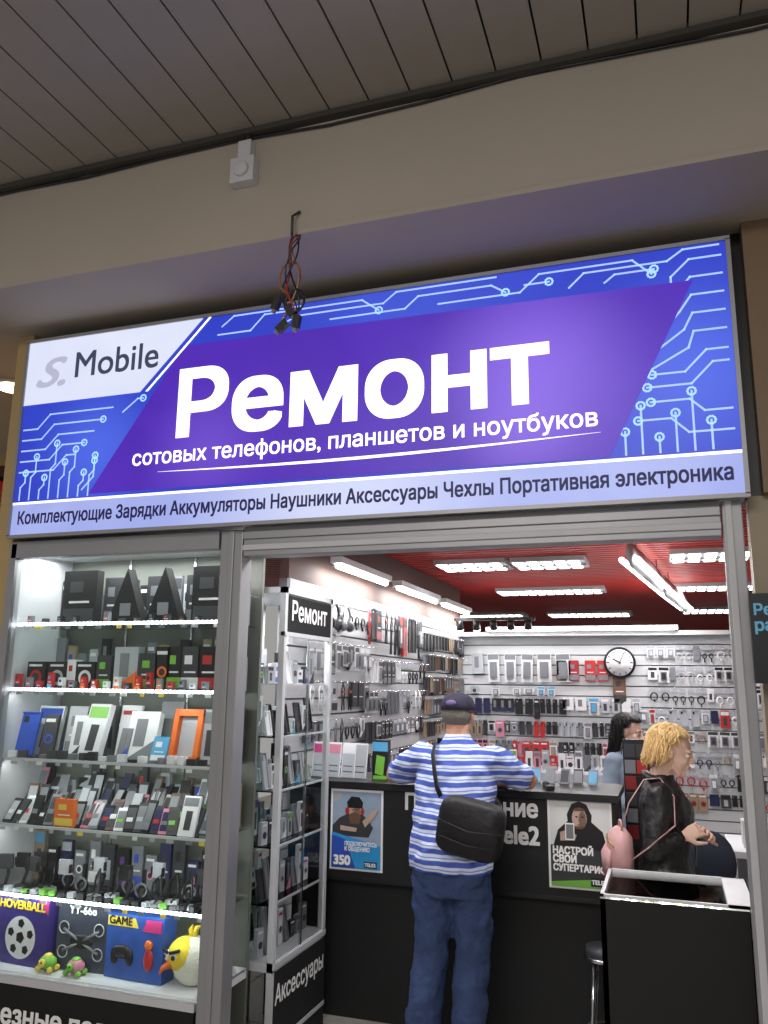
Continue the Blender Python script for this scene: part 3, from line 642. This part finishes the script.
# ---------------- low glass display counter ----------------
lc=empty('low_glass_counter');a0,a1,b0,b1=-.305,.25,3.53,4.03
dk=.868
q=MB();q.box(a0,b0,0,a1,b0+.02,.80,cfr);q.box(a0,b0,0,a0+.02,b1,.80,cfr);q.box(a1-.02,b0,0,a1,b1,.80,cfr);q.box(a0,b1-.02,0,a1,b1,.80,cfr);q.box(a0,b0+.006,.78,a1,b1,dk,M('counter_deck',(205,210,200),.5))
for(x0,y0,x1,y1) in[(a0,b0,a1,b0+.014),(a0,b1-.014,a1,b1),(a0,b0,a0+.014,b1),(a1-.09,b0,a1,b1)]:
    q.box(x0,y0,.902,x1,y1,.912,white)
for(x,y) in[(a0,b0),(a1-.02,b0),(a0,b1-.02),(a1-.02,b1-.02)]:q.box(x,y,.8,x+.02,y+.02,.902,paint)
q.box(a0,b0,.80,a1,b0+.006,.895,cfr);q.obj('frame',lc)
q=MB();q.box(a0+.014,b0+.014,.903,a1-.09,b1-.014,.909,GLs);q.obj('top_pane',lc)
rn=random.Random(2);q=MB()
for i in range(7):
    for j in range(7):
        q.M=T(a0+.05+.062*i,b0+.05+.064*j,dk+.001)@RZ(rn.uniform(-12,12));q.box(-.02,-.022,0,.02,.022,.008+.012*rn.random(),rn.choice([lgray,white,dark,tan,gray,white,black]));q.ell((0,0,.012),(.012,.012,.010),rn.choice([gray,yellow,green,lgray,black,white]),10,6)
q.obj('watches_and_phones',lc)
area('counter_led',(-.03,3.56,.898),.45,.01,2.0,(math.radians(70),0,0))
o=empty('bar_stool');sx_,sy_=-.345,4.19;q=MB();q.cyl((sx_,sy_,.50),(sx_,sy_,.54),.09,.09,dark,28);q.ring((sx_,sy_,.498),.093,.010,chrome,'Z',n=28)
for a in range(4):
    t=math.radians(45+90*a);q.cyl((sx_+.07*math.cos(t),sy_+.07*math.sin(t),.49),(sx_+.11*math.cos(t),sy_+.11*math.sin(t),0),.011,.011,chrome,10)
q.ring((sx_,sy_,.2),.10,.008,chrome,'Z',n=28);q.obj('seat_and_legs',o)
# ---------------- wall notice ----------------
o=empty('opening_hours_board');q=MB();q.box(.278,3.14,1.72,.70,3.16,2.03,M('board_black',(25,27,35),.4));q.box(.34,3.16,1.74,.68,3.235,2.0,dark);q.box(.33,3.18,1.2,.7,3.235,1.68,M('board_panel',(90,85,80),.5))
q.box(.35,3.178,1.35,.6,3.18,1.6,lgray);q.obj('board',o)
bt=M('board_text',(110,190,230),.5);text('Режим','line_a',o,bt,T(.292,3.138,1.955),.17,None,bold=.03);text('работы','line_b',o,bt,T(.292,3.138,1.90),.19,None,bold=.03)
# ---------------- desk, chair, rack ----------------
q=MB();q.box(.28,5.45,.74,1.5,6.05,.78,white);q.box(.28,5.45,0,.31,6.05,.74,white);q.box(1.47,5.45,0,1.5,6.05,.74,white);q.box(.31,6.0,.3,1.47,6.02,.74,lgray);q.obj('white_desk',bevel=.004)
q=MB();q.box(.36,5.6,.781,.5,5.72,.93,white);q.box(.38,5.598,.82,.48,5.6,.9,dark);q.obj('desk_phone_box')
o=empty('office_chair');cx=.16;cf=M('chair_fabric',(44,50,66),.8);q=MB();q.ell((cx,4.95,.80),(.12,.04,.16),cf);q.ell((cx,5.15,.5),(.22,.2,.05),cf);q.tube([(cx,4.98,.7),(cx,5.0,.5),(cx,5.15,.46)],.02,black);q.cyl((cx,5.15,.46),(cx,5.15,.1),.025,.025,chrome)
for a in range(5):
    t=1.2566*a;q.tube([(cx,5.15,.1),(cx+.2*math.cos(t),5.15+.2*math.sin(t),.06)],[.025,.015],black);q.ell((cx+.21*math.cos(t),5.15+.21*math.sin(t),.03),(.03,.03,.03),black)
q.obj('seat',o)
q=MB();q.box(-.27,4.9,0,-.07,4.95,1.42,black)
for j in range(6):
    for i in range(3):q.box(-.262+.064*i,4.892,.9+.085*j,-.205+.064*i,4.9,.97+.085*j,[M('red_deep',(130,30,30),.5),black,gray,red,dark,dark][(i+2*j)%6])
q.obj('card_display_rack')
q=MB()
for i in range(3):
    q.box(-1.93+i*.62,7.9,0,-1.93+i*.62+.6,8.3,.95,white);q.box(-1.92+i*.62,7.89,.3,-1.93+i*.62+.59,7.9,.93,lgray)
q.obj('storage_cabinet_row')
rn=random.Random(14);q=MB()
for i in range(24):pack(q,T(-1.88+i*.075,7.95,.951),.065,rn.uniform(.1,.2),.03,rn.choice(PAL),rn.choice(PAL),rn.randrange(4))
q.obj('boxed_phones_row')
# ---------------- people ----------------
def skinM(n,c):
    m=M(n,c,.5,var=.08,scale=12);m.node_tree.nodes['Principled BSDF'].inputs['Subsurface Weight'].default_value=.05;return m
skin=skinM('skin_tan',(196,146,122));skinw=skinM('skin_fair',(228,188,168));lips=M('lips',(185,95,90),.4);eyew=M('eye_white',(235,232,228),.2,var=.02);iris=M('iris',(60,45,35),.15)
def hand(q,w,d,n,mat,mir=1,curl=25,s=1.):
    w=V(w);d=V(d).normalized();n=V(n);n=(n-d*n.dot(d)).normalized();sd=d.cross(n)*mir
    q.loft([(w-d*.02,sd*.024*s,n*.019*s),(w+d*.02*s,sd*.03*s,n*.018*s),(w+d*.055*s,sd*.040*s,n*.015*s),(w+d*.088*s,sd*.038*s,n*.012*s)],mat,16)
    for i,L in enumerate([.070,.078,.072,.056]):
        p=w+d*(.082-.004*abs(i-1))*s+sd*(.029-.0195*i)*s;dd=d+sd*(.12-.08*i);pts=[p];a=math.radians(curl*.6)
        for k,fr in enumerate([.45,.32,.23]):
            r_=(dd.normalized()*math.cos(a)-n*math.sin(a));p=p+r_*L*fr*s;pts.append(p);a+=math.radians(curl*(1+.15*i))
        q.limb(pts,[.0092*s,.0086*s,.0078*s,.0068*s],mat)
    p=w+d*.025*s+sd*.026*s;e=(d*.55+sd*.75-n*.25).normalized();p1=p+e*.036*s;e2=(d*.85+sd*.35-n*.3).normalized();p2=p1+e2*.03*s;p3=p2+(e2-sd*.1).normalized()*.024*s
    q.limb([p,p1,p2,p3],[.014*s,.0115*s,.0095*s,.0078*s],mat)
def head(par,Mh,sk,brow):
    q=MB();q.M=Mh
    q.ell((0,-.012,.03),(.076,.094,.085),sk,24,16);q.ell((0,.02,-.035),(.060,.068,.07),sk,24,14);q.ell((0,.066,-.093),(.022,.022,.02),sk)
    for s in(-1,1):
        q.ell((s*.034,.058,-.025),(.028,.028,.03),sk);q.ell((s*.03,.075,.026),(.026,.014,.010),sk);q.ell((s*.011,.097,-.026),(.010,.012,.009),sk)
        q.ell((s*.078,-.006,-.002),(.009,.018,.031),sk,rot=Matrix.Rotation(.2*s,3,'Z'));q.limb([(s*.05,.01,-.06),(s*.03,.05,-.09)],[.02,.018],sk)
    q.limb([(0,.083,.02),(0,.093,.0),(0,.106,-.022)],[.010,.011,.0115],sk);q.ell((0,.084,-.055),(.026,.014,.016),sk);q.limb([(0,-.03,-.05),(0,-.035,-.14)],[.054,.056],sk)
    q.remesh('head',.0045,4,[sk],None,par)
    q=MB();q.M=Mh
    for s in(-1,1):
        q.ell((s*.031,.074,.004),(.0135,.0125,.0115),eyew);q.ell((s*.032,.0845,.003),(.0055,.003,.0055),iris);q.tube([(s*.017,.086,.011),(s*.031,.089,.0145),(s*.045,.08,.009)],[.002,.0035,.002],sk,6)
        q.tube([(s*.014,.092,.025),(s*.03,.093,.031),(s*.05,.08,.025)],[.003,.004,.002],brow,6);q.ring((s*.083,-.008,.002),.014,.0035,sk,'X',rz=1)
    q.ell((0,.096,-.051),(.02,.006,.0045),lips);q.ell((0,.095,-.059),(.018,.006,.005),lips);q.obj('face_details',par)
def dseg(p,a,b):
    a=V(a);b=V(b);t=max(0,min(1,(p-a).dot(b-a)/(b-a).length_squared));return (p-(a+(b-a)*t)).length,t
def stripes(name,ca,cb,per):
    m=bpy.data.materials.new(name);m.use_nodes=True;nt=m.node_tree;n=nt.nodes;l=nt.links;b=n['Principled BSDF'];b.inputs['Roughness'].default_value=.8
    tc=n.new('ShaderNodeTexCoord');sp=n.new('ShaderNodeSeparateXYZ');l.new(tc.outputs['Object'],sp.inputs[0])
    no=n.new('ShaderNodeTexNoise');no.inputs['Scale'].default_value=4;l.new(tc.outputs['Object'],no.inputs['Vector'])
    ax=n.new('ShaderNodeMath');ax.operation='MULTIPLY_ADD';ax.inputs[1].default_value=.045;l.new(no.outputs['Fac'],ax.inputs[0]);l.new(sp.outputs['Z'],ax.inputs[2])
    dv=n.new('ShaderNodeMath');dv.operation='DIVIDE';dv.inputs[1].default_value=per;l.new(ax.outputs[0],dv.inputs[0])
    fr=n.new('ShaderNodeMath');fr.operation='FRACT';l.new(dv.outputs[0],fr.inputs[0])
    cr=n.new('ShaderNodeValToRGB');cr.color_ramp.interpolation='CONSTANT';e=cr.color_ramp.elements
    e[0].position=0;e[0].color=lin(ca)+(1,);e[1].position=.45;e[1].color=lin(cb)+(1,)
    x=e.new(.63);x.color=lin((125,145,208))+(1,);x=e.new(.74);x.color=lin(cb)+(1,)
    l.new(fr.outputs[0],cr.inputs[0]);l.new(cr.outputs[0],b.inputs['Base Color']);return m
shirt=stripes('striped_polo',(70,92,182),(208,215,236),.048)
jeans=M('jeans_denim',(56,74,116),.85,var=.35,scale=9,bump=.3,bscale=60)
shoe=M('shoe_dark',(40,36,34),.6)
man=empty('man_at_counter',T(-1.03,4.07,0))
q=MB()
stn=lambda z,y,rx,ry:((0,y,z),(rx,0,0),(0,ry,0))
q.loft([stn(*a) for a in[(.853,-.04,.198,.15),(.90,-.035,.203,.155),(1.0,-.012,.20,.155),(1.1,.025,.2,.155),(1.2,.055,.203,.145),(1.3,.07,.2,.128),(1.36,.08,.175,.11),(1.405,.088,.12,.088),(1.44,.097,.07,.07)]],shirt,32)
q.loft([stn(*a) for a in[(1.40,.09,.09,.085),(1.462,.105,.068,.068)]],shirt,24)
q.loft([stn(*a) for a in[(.74,-.02,.165,.12),(.82,-.03,.18,.135),(.95,-.03,.175,.13)]],jeans,28)
q.ell((-.08,-.085,.85),(.09,.08,.09),jeans);q.ell((.08,-.085,.85),(.09,.08,.09),jeans)
LG=[[(-.095,-.02,.80),(-.10,0,.62),(-.105,.0,.46),(-.125,-.04,.28),(-.145,-.06,.085)],[(.09,-.02,.80),(.095,0,.62),(.09,.01,.46),(.08,-.02,.28),(.07,-.04,.085)]]
for g in LG:q.limb(g,[.10,.093,.084,.080,.078],jeans)
AR=[[(-.175,.075,1.345),(-.37,.22,1.24),(-.16,.385,1.22)],[(.175,.075,1.345),(.335,.22,1.24),(.12,.385,1.22)]]
for a in AR:
    s,e,w=[V(p) for p in a];c=s+(e-s)*.78
    q.limb([s,s+(e-s)*.4,c],[.072,.076,.070],shirt);q.limb([s,e,(e+w)/2,w],[.05,.046,.040,.029],skin)
q.limb([(0,.09,1.40),(0,.11,1.48)],[.062,.058],skin)
def cls(p):
    if p.z>1.466:return 2
    for a in AR:
        s,e,w=[V(x) for x in a];d1,t=dseg(p,s,e);d2,_=dseg(p,e,w)
        if (d2<.065 and d2<d1+.0 and p.y>.2) or (abs(p.x)>.22 and t>.84 and d1<.058):return 2
    return 0 if p.z>.853 else 1
q.remesh('body',.009,3,[shirt,jeans,skin],cls,man,disp=.032,dsize=.075)
q=MB()
for k,g in enumerate(LG):
    ax,ay=g[-1][0],g[-1][1];q.loft([((ax,ay-.09,.03),(.03,0,0),(0,0,.03)),((ax,ay-.06,.05),(.042,0,0),(0,0,.05)),((ax,ay,.055),(.045,0,0),(0,0,.055)),((ax,ay+.08,.045),(.05,0,0),(0,0,.045)),((ax,ay+.15,.035),(.045,0,0),(0,0,.035)),((ax,ay+.18,.03),(.02,0,0),(0,0,.02))],shoe,16)
q.obj('shoes',man)
q=MB()
hand(q,AR[0][2],(.9,.35,0),(0,0,1),skin,-1,30);hand(q,AR[1][2],(-.85,.45,0),(0,0,1),skin,1,30);q.remesh('hands',.0035,2,[skin],None,man)
Mh=T(0,.13,1.552)@RZ(-8)@RX(-6)@Matrix.Scale(.95,4)
head(man,Mh,skin,M('brow_gray',(110,100,92),.8))
q=MB();q.M=Mh;hg=M('hair_gray',(125,118,110),.9,var=.4,scale=80,bump=.5,bscale=150)
q.ell((0,-.036,.005),(.080,.078,.075),hg);q.obj('hair',man)
q=MB();q.M=Mh;cp=M('cap_navy',(46,42,62),.8,var=.5,scale=30)
q.loft([((0,-.012,z),(rx,0,0),(0,ry,0)) for z,rx,ry in[(.02,.088,.110),(.05,.0885,.109),(.08,.081,.1),(.1,.066,.082),(.113,.045,.056),(.119,.02,.025),(.12,.004,.004)]],cp,32)
q.loft([((0,.085,.028),(.075,0,-.004),(0,.004,.006)),((0,.13,.03),(.07,0,-.004),(0,.004,.006)),((0,.165,.024),(.04,0,0),(0,.004,.004))],cp,16);q.ell((0,-.012,.122),(.008,.008,.005),cp)
q.ring((0,-.012,.022),.0885,.004,M('cap_band',(100,70,100),.7),'Z',n=32);q.ell((0,-.118,.055),(.03,.01,.016),M('cap_patch',(110,95,140),.7));q.obj('cap',man)
bagm=M('bag_black',(24,22,25),.6,var=.2,bump=.25,bscale=25)
q=MB();q.M=T(.135,-.205,1.065)@RY(11)@RX(6)
def sup(rx,rz,y):return [(rx*math.copysign(abs(math.cos(t))**.45,math.cos(t)),y,rz*math.copysign(abs(math.sin(t))**.45,math.sin(t))) for t in [6.283185*i/32 for i in range(32)]]
vs=[];st=[(.12,.10,.05),(.15,.125,.04),(.155,.13,0),(.15,.125,-.035),(.13,.11,-.052)]
for rx,rz,y in st:vs+=sup(rx,rz,y)
fs=[(j*32+i,j*32+(i+1)%32,(j+1)*32+(i+1)%32,(j+1)*32+i) for j in range(4) for i in range(32)]+[tuple(range(32)),tuple(reversed(range(128,160)))]
q.add(vs,fs,bagm,True)
q.tube([(-.15,-.046,.02),(0,-.06,.0),(.15,-.046,.02)],.004,dark,6);q.tube([(-.13,-.05,-.05),(0,-.062,-.06),(.13,-.05,-.05)],.003,dark,6)
q.M=I4();q.tube([(-.02,-.15,1.19),(-.045,-.132,1.23),(-.065,-.10,1.3),(-.085,-.058,1.375),(-.092,.03,1.436),(-.09,.12,1.42),(-.03,.21,1.32),(.10,.225,1.2),(.2,.13,1.13),(.225,.0,1.11),(.23,-.1,1.11),(.25,-.16,1.10)],.017,bagm,8,flat=.25)
q.obj('messenger_bag',man)
def woman(name,Mw,top,bottom,skm,hairm,hairlen,pitch,arm,hs=.9,seed=1):
    w=empty(name,Mw);q=MB()
    q.loft([stn(*a) for a in[(.80,-.005,.168,.128),(.88,-.005,.165,.125),(.98,.0,.142,.108),(1.08,.01,.155,.125),(1.17,.005,.165,.118),(1.235,-.008,.14,.088),(1.275,-.005,.085,.064),(1.30,.0,.056,.052)]],top,28)
    q.loft([stn(*a) for a in[(.68,-.005,.15,.11),(.85,-.005,.155,.115)]],bottom,24)
    for s in(-1,1):
        q.limb([(s*.08,0,.76),(s*.083,.015,.6),(s*.085,.02,.43),(s*.085,-.01,.28),(s*.085,-.025,.08)],[.09,.078,.06,.055,.045],bottom)
        q.loft([((s*.085,-.09,.03),(.025,0,0),(0,0,.03)),((s*.085,-.03,.045),(.036,0,0),(0,0,.045)),((s*.085,.06,.035),(.04,0,0),(0,0,.035)),((s*.085,.13,.025),(.03,0,0),(0,0,.02))],bottom,14)
    for a in arm:q.limb(a,[.058,.050,.036],top)
    q.limb([(0,0,1.26),(0,.025,1.34)],[.045,.043],skm)
    q.remesh('body',.009,4,[top,bottom,skm],lambda p:2 if p.z>1.30 else (0 if p.z>.80 else 1),w,disp=.02,dsize=.07)
    q=MB()
    for k,a in enumerate(arm):
        d=(V(a[2])-V(a[1])).normalized();hand(q,V(a[2])+d*.02,d+V((0,.02,.03)),(1 if k==0 else -1,-.2,.3),skm,1 if k==0 else -1,42,.84)
        q.cyl(V(a[2])-d*.02,V(a[2])+d*.03,.022,.022,skm)
    q.remesh('hands',.0035,2,[skm],None,w)
    Mh=T(0,.055,1.405)@RX(pitch)@Matrix.Scale(hs,4);head(w,Mh,skm,hairm)
    q=MB();q.M=Mh;rr=random.Random(seed)
    q.ell((0,-.034,.040),(.082,.088,.083),hairm,24,16)
    if hairlen>.2:q.loft([((0,-.05,.06),(.085,0,0),(0,.06,0)),((0,-.06,-.05),(.085,0,0),(0,.05,0)),((0,-.07,-.2),(.08,0,0),(0,.04,0)),((0,-.07,-hairlen),(.05,0,0),(0,.02,0))],hairm,20)
    else:q.ell((0,-.062,-.015),(.074,.056,.075),hairm,24,14)
    for i in range(700):
        ph=rr.uniform(0,6.283);c_=math.cos(ph);zone=0 if c_>.45 else (1 if c_>-.05 else 2)
        pts=[];the=[1.0,1.5,1.9][zone]*rr.uniform(.9,1.05);k=7;dv=rr.uniform(-.45,.45);jr=rr.uniform(1.0,1.2);wp=rr.uniform(0,6.28)
        for j in range(k+1):
            th=.12+(the-.12)*j/k;pp=ph+dv*(j/k)*(1 if zone==2 else .4)+(.4*(j/k) if zone==0 else 0)+.09*math.sin(wp+j*1.7);bul=jr*(1+.05*math.sin(th*1.6))
            z=.095*math.cos(th)*(.5+.5*jr)+.037;sn=math.sin(min(th,1.57))
            pts.append((.086*bul*sn*math.sin(pp),.098*bul*sn*math.cos(pp)-.028,z if th<1.57 else .037-(th-1.57)*.28))
        if zone==2:
            L=hairlen*rr.uniform(.4,1.3);x,y,z=pts[-1]
            for j in(1,2,3):pts.append((x*(1-.08*j)+rr.uniform(-.012,.012),(y-.004*j)*(1-.04*j)+rr.uniform(-.01,.01),z-L*j/3))
        n=len(pts);q.tube(pts,[.0034]*(n-2)+[.0025,.001],hairm,5)
    q.obj('hair',w)
    return w
blond=M('hair_blond',(216,180,124),.5,var=.45,scale=60);hdark=M('hair_black',(28,24,26),.45,var=.4,scale=45)
leather=M('leather_black',(24,22,24),.45,bump=.5,bscale=26);trous=M('trousers_dark',(32,32,40),.8)
w1=woman('blonde_woman',T(-.06,4.29,0)@RZ(-94),leather,trous,skinw,blond,.035,-16,[[(.155,-.005,1.225),(.195,-.04,.985),(.165,.07,1.04)],[(-.155,-.005,1.225),(-.20,.02,.99),(-.07,.13,1.03)]],seed=3)
q=MB();pk=M('backpack_pink',(205,158,158),.55,bump=.2,bscale=20)
q.tube([(.055,.0,1.275),(.075,-.05,1.285),(0,-.075,1.30),(-.075,-.05,1.285),(-.055,.0,1.275)],.016,leather,8,flat=1.5)
q.tube([(.0,.06,1.27),(.01,.10,1.2),(.0,.135,1.08),(.0,.125,.9)],.004,chrome,6);q.obj('jacket_trim',w1)
q=MB();q.M=T(.16,-.19,.965)@RZ(20)@RY(14)
q.loft([((0,0,-.115),(.08,0,0),(0,.045,0)),((0,0,-.10),(.10,0,0),(0,.06,0)),((0,0,.0),(.10,0,0),(0,.06,0)),((0,0,.07),(.085,0,0),(0,.052,0)),((0,0,.10),(.05,0,0),(0,.03,0)),((0,0,.11),(.01,0,0),(0,.01,0))],pk,24)
q.loft([((0.0,-.055,-.1),(.06,0,0),(0,.02,0)),((0,-.06,-.02),(.065,0,0),(0,.022,0)),((0,-.052,.02),(.05,0,0),(0,.012,0))],pk,18);q.tube([(-.07,-.045,.05),(0,-.06,.06),(.07,-.045,.05)],.004,M('zip_gold',(190,160,90),.3,.8),6)
q.ring((0,0,.12),.025,.005,pk)
q.M=I4();q.tube([(.15,-.18,1.06),(.16,-.14,1.18),(.145,-.07,1.285),(.13,.0,1.294),(.165,.06,1.22),(.20,.06,1.1),(.25,-.06,1.0),(.2,-.16,.92)],.009,pk,8,flat=.3);q.obj('pink_backpack',w1)
woman('dark_haired_woman',T(-.33,6.0,0)@RZ(-110),M('sweater_gray_blue',(150,165,185),.8),trous,skinw,hdark,.24,-12,[[(.155,-.005,1.225),(.195,-.03,.985),(.12,.17,.95)],[(-.155,-.005,1.225),(-.20,.02,.99),(-.07,.16,.95)]],seed=5)
# ---------------- world & outside light ----------------
w=bpy.data.worlds.new('world');SC.world=w;w.use_nodes=True
w.node_tree.nodes['Background'].inputs[0].default_value=(.61,.59,.57,1);w.node_tree.nodes['Background'].inputs[1].default_value=.56
area('hall_fill',(-1.5,-.6,3.9),3.0,1.0,80,col=(1,.95,.9))  # unseen area light standing in for general mall lighting
area('hall_fill',(-.6,-2.4,3.9),3.0,.6,95,col=(1,.95,.9),rot=(math.radians(35),0,0))  # second unseen fill, added to brighten upright faces of the shop front
area('corridor_light',(-3.73,3.78,3.45),.18,.18,16,col=(1,.82,.5))
